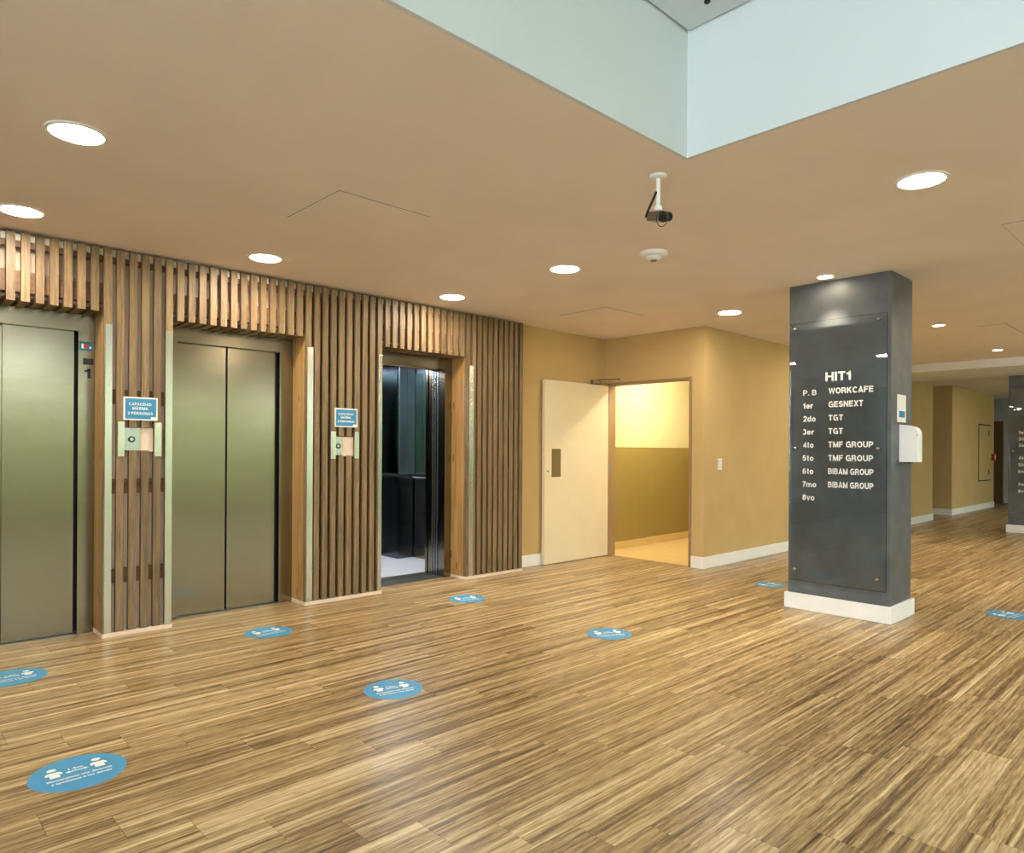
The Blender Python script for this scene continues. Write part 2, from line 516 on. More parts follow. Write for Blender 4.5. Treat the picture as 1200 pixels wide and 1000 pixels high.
# ================================================================== CEILING
mb = MB()
mb.box(-4.6, XK + 0.02, YK + 0.02, 5.9, HC, HC + 0.1)
mb.box(XK + 0.02, 22.2, -4.6, 5.9, HC, HC + 0.1)
ceiling = struct(mb.build('ceiling', 'ceiling', None), 'beige painted low ceiling with recessed downlights')
mb = MB()
mb.box(-4.6, XK + 0.0195, YK, YK + 0.0195, HC, ZK + 0.12)
mb.build('coffer_side', 'coffer', ceiling)
mb = MB().box(XK, XK + 0.0195, -4.6, YK, HC, ZK + 0.12)
mb.build('coffer_side', 'coffer', ceiling)
bx('coffer_shadow_gap', 'blackgap', ceiling, -4.6, XK - 0.0005, -4.6, YK - 0.0005, ZK + 0.045, ZK + 0.06)
bx('coffer_top', 'coffer', ceiling, -4.58, XK - 0.012, -4.58, YK - 0.012, ZK, ZK + 0.04)
# dropped beam across the corridor
struct(bx('ceiling_beam', 'white', None, 12.13, 13.8, -4.5, YR, 2.55, HC - 0.0005), 'white dropped beam across the corridor ceiling')

# ================================================================== WALLS
PANELS = [(-0.42, 0.21), (1.253, 1.694), (2.733, 3.468), (4.455, 5.239)]
OPEN = [(0.21, 1.253), (1.694, 2.733), (3.468, 4.455)]
mb = MB()
for a, b in ((-4.6, 0.30), (1.16, 1.79), (2.63, 3.57), (4.372, 5.24)):
    mb.box(a + (0.03 if a > 4 else 0), b, 5.665, 5.80, 0, HC)
for a, b in ((0.30, 1.16), (1.79, 2.63), (3.57, 4.402)):
    mb.box(a, b, 5.665, 5.80, 2.12, HC)
mb.box(5.24, 7.0, YW, 5.80, 0, HC)
wall_left = struct(mb.build('wall_left', 'wall', None), 'lift lobby wall clad in vertical wooden slats around three lifts')
# lift shafts behind the doors
for a, b in ((0.30, 1.16), (1.79, 2.63)):
    bx('shaft_lining', 'blackgap', wall_left, a, b, 5.781, 5.799, -0.10, 2.12)
mb = MB()
mb.box(2.90, 2.94, 5.80, 7.5, -0.2, 2.7); mb.box(5.10, 5.14, 5.80, 7.5, -0.2, 2.7); mb.box(2.94, 5.10, 7.46, 7.5, -0.2, 2.7)
mb.box(2.94, 5.10, 5.80, 7.46, -0.2, -0.16); mb.box(2.94, 5.10, 5.80, 7.46, 2.66, 2.7)
mb.build('shaft_lining', 'blackgap', wall_left)
# boards behind the slats
DS = 0.036
bx('top_strip', 'white', wall_left, -0.4, 5.22, YS + 0.0365, YS + 0.05, 2.612, 2.655)
for a, b in PANELS:
    bx('backing_board', 'board' if a < 2 else 'batten', wall_left, a + 0.02, b - 0.02, YS + 0.066, 5.66, 0.03, HC - 0.004)  # right-hand boards coloured dark to paint deep shade into the slat gaps
for a, b in OPEN:
    bx('backing_board', 'board', wall_left, a - 0.0195, b + 0.0195, YS + 0.10, 5.66, 2.262, HC - 0.004)
for a, b in PANELS:
    e = 5.655
    bx('reveal_board', 'pine', wall_left, a, a + 0.018, YS + 0.037, YJ + 0.08, 0.03, 2.26)
    bx('reveal_board', 'pine', wall_left, b - 0.018, b, YS + 0.037, YJ + 0.08, 0.03, 2.26)
    bx('plinth', 'board', wall_left, a - 0.004, b + 0.004, YS - 0.006, YJ - 0.004, 0.001, 0.028)
    for z in (0.36, 0.98, 1.60):
        bx('batten', 'batten', wall_left, a + 0.02, b - 0.02, YS + DS + 0.0005, YS + 0.0655, z, z + 0.10)
for a, b in OPEN:
    bx('batten', 'batten', wall_left, a + 0.002, b - 0.002, YS + DS + 0.0005, YS + 0.0995, 2.285, 2.42)
bx('batten', 'batten', wall_left, -0.4, 5.22, YS + DS + 0.0005, YS + 0.0655, 2.57, 2.61)
# slats
SW = 0.047
def slat_mesh(z0, z1, ret, width=SW):
    key = ('slat', z0, z1, ret, width)
    if key not in cache:
        mb = MB().box(-width / 2, width / 2, 0, DS, z0, z1)
        if ret:
            mb.box(-width / 2, width / 2, DS, YJ - YS - 0.001, z0, z0 + 0.035)
        me = bpy.data.meshes.new('slat'); me.from_pydata(mb.v, [], mb.f); me.materials.append(M['slat'])
        cache[key] = me
    return cache[key]
ZT = 2.656
h2 = SW / 2
ST_Z = [(onY(150, 501, YS).z, onY(150, 528, YS).z), (onY(405, 511, YS).z, onY(405, 534, YS).z)]
def panel_slats(a, b, n, hole=None, hz=None):
    for i in range(n):
        x = a + h2 + (b - a - SW) * i / (n - 1)
        if hole and i in hole:
            link('slat', slat_mesh(0.03, hz[1], False), None, (x, YS, 0), wall_left)
            link('slat', slat_mesh(hz[0], ZT, False), None, (x, YS, 0), wall_left)
        else:
            link('slat', slat_mesh(0.03, ZT, False), None, (x, YS, 0), wall_left)
panel_slats(-0.42, 0.21, 8)
panel_slats(1.253, 1.694, 6, (2, 3), ST_Z[0])
panel_slats(2.733, 3.468, 10, (4, 5), ST_Z[1])
panel_slats(4.455, 5.239, 11)
def lintel_slats(a, b, n):
    p = (b - a + SW) / (n + 1)
    for i in range(n):
        link('slat', slat_mesh(2.222, ZT, True), None, (a - h2 + p * (i + 1), YS, 0), wall_left)
lintel_slats(0.21, 1.253, 13)
lintel_slats(1.694, 2.733, 13)
lintel_slats(3.468, 4.455, 12)
# steel corner strips on the posts
for x0, x1 in ((0.155, 0.208), (1.260, 1.303), (1.645, 1.692), (2.742, 2.795), (3.428, 3.466), (4.486, 4.543)):
    bx('corner_strip', 'steel_trim', wall_left, x0, x1, YS - 0.005, YS - 0.0005, 0.03, 2.14, bevel=0.001)

# wall with the white door and the stairwell behind it
DY0, DY1, DZ = 4.268, 5.402, 2.095
mb = MB()
mb.box(XD, XD + 0.12, YR, DY0 - 0.03, 0, HC)
mb.box(XD, XD + 0.12, DY1 + 0.03, YW, 0, HC)
mb.box(XD, XD + 0.12, DY0 - 0.03, DY1 + 0.03, DZ + 0.03, HC)
wall_back = struct(mb.build('wall_back', 'wall', None), 'tan wall around the white door opening')
# corridor wall
wall_cor = struct(bx('wall_corridor', 'wall', None, XD + 0.1205, 14.96, YR, YR + 0.10, 0, HC), 'tan corridor wall running back behind the dark pillar')
# stairwell
SX0, SX1, SY0, SY1 = XD + 0.121, 10.2, YR + 0.1005, 5.70
mb = MB(); mb.box(SX0, SX1, SY1, SY1 + 0.1, 1.34, HC); mb.box(SX0, 7.97, SY1 - 0.035, SY1, 1.34, HC)
mb.box(SX1, SX1 + 0.1, SY0, SY1 + 0.1, 1.34, HC); mb.box(SX0, SX1, SY0, SY0 + 0.02, 1.34, HC)
wst = struct(mb.build('wall_stairwell', 'cream', None), 'stairwell wall, cream above and olive below, seen through the doorway')
mb = MB(); mb.box(SX0, SX1, SY1, SY1 + 0.1, 0, 1.34); mb.box(SX0, 7.97, SY1 - 0.035, SY1, 0, 1.34)
mb.box(SX1, SX1 + 0.1, SY0, SY1 + 0.1, 0, 1.34); mb.box(SX0, SX1, SY0, SY0 + 0.02, 0, 1.34)
mb.build('lower_wall_paint', 'olive', wst)
mb = MB(); mb.box(7.97, SX1, SY1 - 0.012, SY1, 0.002, 0.10); mb.box(SX0, 7.98, SY1 - 0.047, SY1 - 0.035, 0.002, 0.10)
mb.build('tile_skirting', 'stair_tile', wst)
struct(bx('floor_stairwell', 'stair_tile', None, 6.862, SX1, 4.10, SY1 + 0.1, -0.06, 0.001), 'beige tiled stairwell floor behind the white door')
lo = bx('added_stairwell_lamp', 'lamp', None, 7.6, 7.9, 4.6, 4.9, HC - 0.03, HC - 0.001)  # unseen lamp added to light the doorway
tag(lo, 'added unseen square lamp inside the stairwell, lighting the doorway', 'ceiling lamp')

# far end of the corridor
struct(bx('wall_recess', 'wall', None, 16.40, 19.86, 4.13, 5.8, 0, 2.668), 'tan wall block beyond the corridor recess')
struct(bx('wall_far_side', 'far_wall', None, 19.86, 21.4, 5.6, 5.8, 0, 2.668), 'pale side of the corridor end')
struct(bx('wall_recess_back', 'wall', None, 14.96, 16.40, 5.6, 5.8, 0, 2.668), 'back of the corridor recess')
mb = MB().box(14.94, 15.06, YR + 0.10, 5.8, 0, 2.668)
struct(mb.build('wall_recess_side', 'wall', None), 'side of the corridor recess')
mb = MB(); mb.box(21.4, 21.6, -4.5, 5.9, 0, 2.668)
struct(mb.build('wall_far', 'far_wall', None), 'pale end wall of the corridor')
d2 = struct(empty('door_2', (21.39, 4.3, 0)), 'brown door in the pale end wall of the corridor')
bx('door_leaf', 'brown', d2, 21.35, 21.39, 4.24, 5.1, 0.005, 2.1)
bx('door_frame', 'blackgap', d2, 21.355, 21.399, 5.105, 5.2, 0.005, 2.15)

# baseboards
BH, BT = 0.13, 0.015
def base(name, *b):
    return struct(bx(name, 'white', None, *b, bevel=0.003), None)
base('baseboard_left', 5.245, 6.79, YW - BT, YW - 0.0005, 0.001, BH)
base('baseboard_back', XD - BT, XD - 0.0005, YR - BT, DY0 - 0.031, 0.001, BH)
base('baseboard_corridor', XD - BT + 0.0155, 14.975, YR - BT, YR - 0.0005, 0.001, BH)
base('baseboard_recess', 16.385, 16.3995, 4.115, 5.59, 0.001, BH)
base('baseboard_recess_front', 16.40, 19.87, 4.115, 4.1295, 0.001, BH)
base('baseboard_far', 21.385, 21.3995, -4.4, 4.22, 0.001, BH)

# glazed fronts behind the camera
def glazed(name, axis, fixed, a, b, n, ztop, label):
    e = struct(empty(name, ((a + b) / 2, fixed, 0) if axis == 'y' else (fixed, (a + b) / 2, 0)), label)
    p = (b - a) / n
    def B(nm, mat, u0, u1, d0, d1, z0, z1):
        if axis == 'y': bx(nm, mat, e, u0, u1, fixed - d1, fixed - d0, z0, z1)
        else: bx(nm, mat, e, fixed - d1, fixed - d0, u0, u1, z0, z1)
    B('window_sill', 'steel_trim', a, b, 0.0, 0.12, 0.0, 0.08)
    B('window_head', 'steel_trim', a, b, 0.0, 0.12, ztop - 0.08, ztop)
    for i in range(n + 1):
        B('window_mullion', 'steel_trim', a + i * p - 0.03, a + i * p + 0.03, 0.005, 0.115, 0.08, ztop - 0.08)
    for i in range(n):
        B('window_pane', 'window_glass', a + i * p + 0.031, a + (i + 1) * p - 0.031, 0.055, 0.065, 0.081, ztop - 0.081)
glazed('window_1', 'y', -4.5, -4.5, XK, 5, ZK, 'glazed lobby front under the raised ceiling')
glazed('window_2', 'y', -4.5, XK + 0.1, 21.4, 12, HC, 'glazed lobby front along the corridor side')
glazed('window_3', 'x', -4.5, -4.5, YK, 4, ZK, 'glazed lobby end wall under the raised ceiling')
struct(bx('wall_end', 'wall', None, -4.6, -4.5, YK, 5.66, 0, HC), 'tan end wall of the lift lobby')
struct(bx('ground_outside', 'grass', None, -40, 60, -45, -4.63, -0.30, -0.13), 'pale paving outside the glazed front')
mb = MB()
rh = random.Random(3)
for i in range(90):
    x = -14 + i * 0.5; hgt = 2.3 + rh.random() * 1.3
    r = 0.55 + rh.random() * 0.25
    mb.lathe((x, -8.5 + rh.random() * 0.8, -0.13), [(r * 0.8, 0), (r, hgt * 0.4), (r * 0.8, hgt * 0.8), (r * 0.3, hgt)], 7)
tag(mb.build('hedge', 'leaf', None), 'long clipped green hedge outside the glazed front', 'hedge', None, 'stuff')

# ================================================================== LIFTS
def door_panel(e, x0, x1, y0, y1, z1=2.13):
    return bx('door_panel', 'steel', e, x0, x1, y0, y1, 0.008, z1)
def lift_frame(e, a, b, ja, jb, sill=5.664):
    """a,b = clear opening in the slats, ja,jb = inner jamb edges"""
    bx('door_jamb', 'steel', e, a + 0.0015, ja, YJ, YJ + 0.0885, 0.002, 2.105)
    bx('door_jamb', 'steel', e, jb, b - 0.0015, YJ, YJ + 0.0885, 0.002, 2.105)
    bx('door_header', 'steel', e, a + 0.0015, b - 0.0015, YJ, YJ + 0.030, 2.1055, 2.2205)
    bx('door_sill', 'alu', e, ja, jb, YJ, sill, -0.003, 0.005)
LIFTS = [((0.21, 1.253), 0.315, 1.150, 'closed steel lift at the left with floor number one on its jamb'),
         ((1.694, 2.733), 1.800, 2.615, 'closed steel two-panel lift in the middle of the slatted wall'),
         ((3.468, 4.455), 3.575, 4.368, 'open lift with dark mirrored car interior near the white door')]
lifts = []
for (a, b), ja, jb, lab in LIFTS:
    e = empty('elevator', ((a + b) / 2, YJ, 0))
    tag(e, lab, 'elevator', 'lifts in the slatted wall')
    lift_frame(e, a, b, ja, jb, 5.80 if a > 3 else 5.664)
    lifts.append(e)
# lift 1 and 2 : two telescopic panels each
door_panel(lifts[0], 0.316, 0.735, 5.6395, 5.6635, 2.117)
door_panel(lifts[0], 0.728, 1.132, 5.612, 5.636, 2.117)
bx('door_gap', 'blackgap', lifts[0], 1.1325, 1.1495, 5.63, 5.66, 0.008, 2.117)
door_panel(lifts[1], 1.801, 2.182, 5.622, 5.646, 2.117)
door_panel(lifts[1], 2.198, 2.595, 5.622, 5.646, 2.117)
bx('door_gap', 'blackgap', lifts[1], 2.1825, 2.1975, 5.63, 5.66, 0.008, 2.117)
bx('door_gap', 'blackgap', lifts[1], 2.5955, 2.6145, 5.63, 5.66, 0.008, 2.117)
# indicator on lift 1's jamb
jx = 0.5 * (1.152 + 1.24)
q0, q1 = onY(93, 400, YJ), onY(109, 412, YJ)
ind = bx('floor_plate', 'tab', lifts[0], q0.x, min(q1.x, 1.243), YJ - 0.003, YJ - 0.0003, q1.z, q0.z)
bx('pictogram', 'ink_white', ind, q0.x + 0.012, q0.x + 0.026, YJ - 0.0036, YJ - 0.0031, q1.z + 0.015, q0.z - 0.015)
MB().lathe(((q0.x + q1.x) / 2 - 0.002, YJ - 0.0031, (q0.z + q1.z) / 2), [(0.015, -0.0006), (0.015, 0)], 16, 'y').build('pictogram', 'red', ind)
bx('pictogram', 'ink_white', ind, q0.x + 0.06, q0.x + 0.072, YJ - 0.0036, YJ - 0.0031, q1.z + 0.015, q0.z - 0.03)
q0, q1 = onY(97.3, 419.8, YJ), onY(109.3, 428, YJ)
bx('floor_display', 'black', lifts[0], q0.x, min(q1.x, 1.243), YJ - 0.003, YJ - 0.0003, q1.z, q0.z)
q0 = onY(98.2, 443, YJ)
strokes('floor_number', '1', 'black', lifts[0], (q0.x, YJ - 0.001, q0.z), '-Y', 0.042, 0.066)

# lift 3 : open car
e = lifts[2]
bx('door_panel', 'steel', e, 4.374, 4.90, 5.802, 5.826, 0.006, 2.13)
bx('door_panel', 'steel', e, 4.380, 4.90, 5.834, 5.858, 0.006, 2.13)
bx('door_panel', 'steel', e, 4.374, 4.90, 5.872, 5.896, 0.006, 2.13)
bx('door_panel', 'steel', e, 4.388, 4.90, 5.904, 5.928, 0.006, 2.13)
bx('door_panel', 'steel', e, 3.05, 3.57, 5.834, 5.858, 0.006, 2.13)
bx('door_return', 'steel_dark', e, 4.3705, 4.4015, 5.6645, 5.799, 0.002, 2.118)
for y in (5.695, 5.735, 5.775):
    bx('door_edge', 'steel_trim', e, 4.3665, 4.3700, y, y + 0.008, 0.006, 2.117)
bx('car_sill', 'alu', e, 3.4, 4.6, 5.832, 5.965, -0.01, 0.004)
bx('shaft_gap', 'blackgap', e, 3.4, 4.6, 5.80, 5.832, -0.06, -0.02)
bx('car_floor', 'car_floor', e, 3.10, 4.95, 5.965, 7.36, -0.05, 0.003)
bx('car_wall', 'steel_dark', e, 3.10, 4.95, 7.31, 7.36, 0.004, 2.3)
bx('car_wall', 'steel_dark', e, 3.06, 3.099, 5.94, 7.36, 0.004, 2.3)
bx('car_wall', 'steel_dark', e, 4.93, 4.97, 5.94, 7.31, 0.004, 2.3)
bx('car_column', 'steel_dark', e, 4.69, 4.929, 6.87, 7.309, 0.004, 2.3)
bx('car_column_trim', 'car_trim', e, 4.700, 4.806, 6.862, 6.8695, 1.0, 2.28)  # upper column face, reflection carried by the pale colour
bx('car_column_trim', 'car_trim', e, 4.810, 4.918, 6.862, 6.8695, 1.0, 2.28)
bx('car_mirror', 'mirror', e, 4.921, 4.9295, 6.0, 6.86, 1.02, 2.2)
bx('car_mirror', 'mirror', e, 4.6815, 4.6895, 6.89, 7.30, 1.02, 2.2)
bx('car_wall_panel', 'steel_dark', e, 4.915, 4.9295, 6.0, 6.40, 0.16, 0.92)
bx('car_wall_panel', 'steel_dark', e, 4.915, 4.9295, 6.41, 6.85, 0.16, 0.92)
bx('car_skirting', 'steel', e, 4.905, 4.9295, 5.96, 6.865, 0.004, 0.13)
mb = MB().tube([(4.87, 6.0, 0.955), (4.87, 6.85, 0.955)], 0.02, 10)
hr = mb.build('handrail', 'chrome', e, True)
for y in (6.1, 6.75):
    MB().tube([(4.889, y, 0.955), (4.929, y, 0.955)], 0.009, 8).build('handrail_bracket', 'chrome', hr, True)
hr = bx('handrail', 'chrome', e, 4.655, 4.689, 6.90, 7.30, 0.975, 1.005, bevel=0.004)
bx('car_ceiling', 'steel_dark', e, 3.06, 4.97, 5.94, 7.36, 2.3005, 2.34)
bx('car_lamp', 'car_lamp', e, 3.5, 4.5, 6.35, 7.0, 2.285, 2.3)
bx('car_front', 'steel_dark', e, 4.40, 4.97, 5.930, 5.9395, 0.004, 2.3)
bx('car_front', 'steel_dark', e, 3.06, 3.56, 5.930, 5.9395, 0.004, 2.3)
bx('car_header', 'steel_dark', e, 3.06, 4.97, 5.805, 5.9295, 2.131, 2.34)

# ------------------------------------------------------------------ call stations and capacity signs
def station(us, vs_, label):
    """us = strip1 u0,u1, plate u0,u1, strip2 u0,u1; vs_ = strip v0,v1, plate v0,v1"""
    s1 = (onY(us[0], vs_[0], YS).x, onY(us[1], vs_[0], YS).x)
    s2 = (onY(us[4], vs_[0], YS).x, onY(us[5], vs_[0], YS).x)
    zt, zb = onY(us[0], vs_[0], YS).z, onY(us[0], vs_[1], YS).z
    pt, pb = onY(us[2], vs_[2], YS).z, onY(us[2], vs_[3], YS).z
    e = tag(empty('call_station', ((s1[0] + s2[1]) / 2, YS, zb)), label, 'call button', 'lift call stations')
    for s in (s1, s2):
        bx('side_strip', 'steel_trim', e, s[0], s[1], YS - 0.006, YS - 0.0005, zb, zt, bevel=0.001)
    px0, px1 = s1[1] + 0.001, (onY(us[3], vs_[0], YS).x)
    bx('button_plate', 'chrome', e, px0, px1, YS + 0.012, YS + 0.020, pb, pt)
    bx('backing_plate', 'board', e, px1 + 0.001, s2[0] - 0.001, YS + 0.020, YS + 0.026, pb - 0.01, pt - 0.0)
    c = ((px0 + px1) / 2 - 0.004, YS + 0.012, (pt + pb) / 2)
    ring = MB().lathe(c, [(0.013, 0.0), (0.020, -0.001), (0.022, -0.005), (0.017, -0.008), (0.013, -0.006)], 20, 'y', cap=False).build('button_ring', 'black', e, True)
    MB().lathe(c, [(0.0125, 0.0), (0.0125, -0.005)], 20, 'y').build('button', 'chrome', ring, True)
    MB().lathe((c[0], c[1], pt - 0.012), [(0.004, 0.0), (0.003, -0.002)], 10, 'y').build('screw', 'black', e)
    return e
station((138, 146, 146.3, 165, 181, 189.3), (494, 535, 501.5, 528), 'steel call button station between the two closed lifts')
station((387.5, 393.5, 394, 402, 415.5, 420.5), (505.5, 538, 512, 533.5), 'steel call button station between the middle lift and the open lift')
def capacity_sign(u0, v0, u1, v1, label):
    p, q = onY(u0, v0, YS), onY(u1, v1, YS)
    x0, x1, z0, z1 = p.x, q.x, q.z, p.z
    y = YS - 0.008
    e = tag(empty('capacity_sign', ((x0 + x1) / 2, YS, z0)), label, 'sign', 'lift capacity signs')
    bx('sign_frame', 'ink_white', e, x0, x1, y, YS - 0.0008, z0, z1, bevel=0.001)
    m = 0.010
    bx('sign_face', 'blue', e, x0 + m, x1 - m, y - 0.001, y - 0.0002, z0 + m, z1 - m)
    w_, h_ = x1 - x0, z1 - z0
    cx_ = (x0 + x1) / 2 - 0.004
    for s, fr, ww in (('CAPACIDAD', 0.64, 0.66), ('MÁXIMA', 0.46, 0.46), ('2 PERSONAS', 0.245, 0.74)):
        strokes('lettering', s, 'ink_white', e, (cx_, y - 0.0016, z0 + fr * h_), '-Y', ww * w_, 0.115 * h_, 'CENTER')
    lg = bx('logo_patch', 'ink_white', e, x1 - m - 0.16 * w_, x1 - m, y - 0.002, y - 0.0012, z0 + m, z0 + m + 0.09 * h_)
    return e
capacity_sign(144.5, 464.8, 184.3, 493.5, 'blue capacity sign hanging between the two closed lifts')
capacity_sign(392, 478.2, 418.2, 501.2, 'blue capacity sign hanging between the middle lift and the open lift')

# ================================================================== WHITE DOOR
d1 = struct(empty('door_1', (XD, (DY0 + DY1) / 2, 0)), 'cream fire door standing wide open against the tan wall')
mb = MB()
for a, b in ((DY0 - 0.0295, DY0), (DY1, DY1 + 0.0295)):
    mb.box(XD - 0.012, XD + 0.125, a, b, 0.001, DZ + 0.0295)
mb.box(XD - 0.012, XD + 0.125, DY0, DY1, DZ, DZ + 0.0295)
mb.build('door_frame', 'frame', d1)
leaf = bx('door_leaf', 'door', d1, 5.652, XD - 0.02, DY1 - 0.001, DY1 + 0.045, 0.008, DZ - 0.003, bevel=0.002)
bx('push_plate', 'plate', leaf, 5.762, 5.912, DY1 - 0.004, DY1 - 0.0015, 0.992, 1.312, bevel=0.001)
MB().lathe((5.70, DY1 - 0.0015, 1.06), [(0.012, 0), (0.010, -0.008)], 14, 'y').build('lock_cylinder', 'alu', leaf, True)
for z in (0.25, 1.05, 1.85):
    MB().lathe((XD - 0.014, DY1 - 0.008, z), [(0.007, 0), (0.007, 0.10)], 10).build('hinge', 'alu', d1, True)
cl = bx('door_closer', 'alu', d1, 6.45, 6.62, DY1 - 0.03, DY1 + 0.012, DZ - 0.002, DZ + 0.05, bevel=0.003)
cl.name = 'door_closer'
MB().tube([(6.55, DY1 - 0.01, DZ + 0.058), (6.70, DY1 - 0.24, DZ + 0.062), (6.785, DY1 - 0.16, DZ + 0.062)], 0.007, 8).build('closer_arm', 'alu', cl, True)

sw = empty('light_switch', (7.135, YR, 1.08)); tag(sw, 'white light switch plate on the tan corridor wall', 'switch')
bx('switch_plate', 'white', sw, 7.095, 7.175, YR - 0.01, YR - 0.0005, 1.085, 1.215, bevel=0.002)
bx('rocker', 'ink_white', sw, 7.115, 7.155, YR - 0.013, YR - 0.0102, 1.12, 1.18)

# ================================================================== PILLARS AND DIRECTORY SIGNS
LINES = [('P. B', 'WORKCAFE'), ('1er', 'GESNEXT'), ('2do', 'TGT'), ('3er', 'TGT'), ('4to', 'TMF GROUP'), ('5to', 'TMF GROUP'), ('6to', 'BIBAM GROUP'), ('7mo', 'BIBAM GROUP'), ('8vo', '')]
LW = {'P. B': 0.110, '1er': 0.082, '2do': 0.104, '3er': 0.092, '4to': 0.088, '5to': 0.088, '6to': 0.088, '7mo': 0.112, '8vo': 0.098}
RW = {'WORKCAFE': 0.335, 'GESNEXT': 0.262, 'TGT': 0.112, 'TMF GROUP': 0.337, 'BIBAM GROUP': 0.340}
def pillar(x0, x1, y0, y1, ztop, label):
    p = struct(bx('pillar', 'pillar', None, x0, x1, y0, y1, 0.0, ztop), label)
    bx('pillar_baseboard', 'white', p, x0 - 0.028, x1 + 0.028, y0 - 0.022, y1 + 0.022, 0.001, 0.128, bevel=0.003)
    return p
def directory(x, y0, y1, full, label):
    e = tag(empty('directory_sign', (x, (y0 + y1) / 2, 0.24)), label, 'sign', 'glass floor directories')
    xg = x - 0.03
    bx('glass_panel', 'glass', e, xg, xg + 0.008, y0 + 0.022, y1 - 0.018, 0.24, 2.352)
    ga, gb = y0 + 0.022, y1 - 0.018
    mb = MB()
    for a, b, c, d in ((ga - 0.003, ga - 0.0002, 0.24, 2.352), (gb + 0.0002, gb + 0.003, 0.24, 2.352), (ga - 0.003, gb + 0.003, 2.3522, 2.355), (ga - 0.003, gb + 0.003, 0.237, 0.2398)):
        mb.box(xg, xg + 0.008, a, b, c, d)
    mb.build('glass_edge', 'edge', e)
    for z in (0.328, 1.323, 2.31):
        for y in (y0 + 0.082, y1 - 0.066):
            MB().lathe((xg, y, z), [(0.010, 0.0295), (0.010, -0.002), (0.015, -0.002), (0.016, -0.006), (0.012, -0.012), (0.004, -0.013)], 16, 'x').build('standoff', 'chrome', e, True)
    xt = xg - 0.0012
    if full:
        strokes('lettering', 'HIT1', 'ink_white', e, (xt, 2.314, 1.863), '-X', 0.195, 0.070)
        for i, (a, b) in enumerate(LINES):
            z = 1.756 - 0.1066 * i
            if a == 'P. B':
                strokes('lettering', 'P.', 'ink_white', e, (xt, 2.495, z), '-X', 0.052, 0.045)
                strokes('lettering', 'B', 'ink_white', e, (xt, 2.422, z), '-X', 0.037, 0.045)
            else:
                strokes('lettering', a, 'ink_white', e, (xt, 2.495, z), '-X', LW[a], 0.045)
            if b: strokes('lettering', b, 'ink_white', e, (xt, 2.289, z + 0.004), '-X', RW[b], 0.046)
    else:
        zs = (1.60, 1.497, 1.393, 1.187, 1.08, 0.97, 0.763, 0.655)
        for a, z in zip(('1er', '2do', '3er', '4to', '5to', '6to', '7mo', '8vo'), zs):
            strokes('lettering', a, 'ink_white', e, (xt, 2.51, z), '-X', LW[a] * 1.2, 0.052)
    return e
pillar(XP0, XP1, YP0, YP1, HC - 0.0005, 'dark slate pillar with white skirting carrying the lobby directory')
directory(XP0, YP0, YP1, True, 'glass directory sign with white floor list on the near dark pillar')
pillar(13.70, 14.17, 1.86, 2.65, 2.5495, 'farther dark pillar at the right edge of the corridor')
directory(13.70, 1.86, 2.65, False, 'glass directory sign on the farther pillar at the right edge')

nt = empty('wall_notice', (5.926, YP0, 1.531)); tag(nt, 'small white notice with blue square on the dark pillar side', 'notice')
bx('notice_sheet', 'white', nt, 5.828, 6.024, YP0 - 0.003, YP0 - 0.0005, 1.531, 1.744)
bx('notice_picture', 'blue', nt, 5.866, 5.996, YP0 - 0.0042, YP0 - 0.0032, 1.568, 1.618)
ds = empty('sanitizer_dispenser', (5.92, YP0, 1.217)); tag(ds, 'white wall-mounted sanitizer dispenser on the dark pillar side', 'dispenser')
prof = [(YP0 - 0.0005, 1.222), (YP0 - 0.0005, 1.512), (YP0 - 0.05, 1.506), (YP0 - 0.10, 1.492), (YP0 - 0.122, 1.474), (YP0 - 0.133, 1.445), (YP0 - 0.134, 1.222)]
MB().prism(prof, 5.875, 5.975, 'x').build('dispenser_body', 'white', ds, bevel=0.004)
bx('nozzle_recess', 'black', ds, 5.90, 5.95, YP0 - 0.08, YP0 - 0.02, 1.212, 1.2215)
MB().lathe((5.8745, YP0 - 0.128, 1.43), [(0.004, 0), (0.003, -0.002)], 10, 'x').build('lock', 'black', ds)

# ================================================================== CEILING FIXTURES
def downlight(x, y, r, label, mat='lamp', group='round ceiling downlights'):
    e = tag(empty('downlight', (x, y, HC - 0.008)), label, 'downlight', group)
    MB().lathe((x, y, HC), [(r, -0.0005), (r + 0.018, -0.0005), (r + 0.016, -0.006), (r, -0.008)], 32, cap=False).build('trim_ring', 'white', e, True)
    MB().lathe((x, y, HC), [(r - 0.0005, -0.005), (r - 0.0005, -0.0006)], 32).build('diffuser', mat, e)
    return e
DL = [(0.716, 3.524, 'large round downlight nearest the camera, upper left of the photo'),
      (0.721, 4.909, 'round downlight in front of the leftmost lift'),
      (2.168, 4.866, 'round downlight in front of the middle lift'),
      (3.931, 4.921, 'round downlight in front of the open lift'),
      (3.922, 3.551, 'round downlight left of the smoke detector, out from the open lift'),
      (6.307, 3.514, 'round downlight near the corner of the corridor wall'),
      (3.914, 1.127, 'large round downlight at the upper right, right of the security camera'),
      (6.307, 0.35, 'added unseen round downlight beyond the right edge, brightening the corridor'),  # from here on: unseen downlights added to brighten the corridor
      (8.7, 0.35, 'added unseen round downlight in the corridor beyond the right edge, level with the near spotlight'),
      (11.1, 0.35, 'added unseen round downlight in the corridor beyond the right edge, just before the white beam'),
      (9.0, 2.95, 'added round downlight hidden behind the near pillar, brightening the corridor'),  # added out of sight, lifts the dark corridor
      (16.6, 2.2, 'added round downlight hidden behind the farther pillar, brightening the corridor')]
for x, y, l in DL: downlight(x, y, 0.105, l)
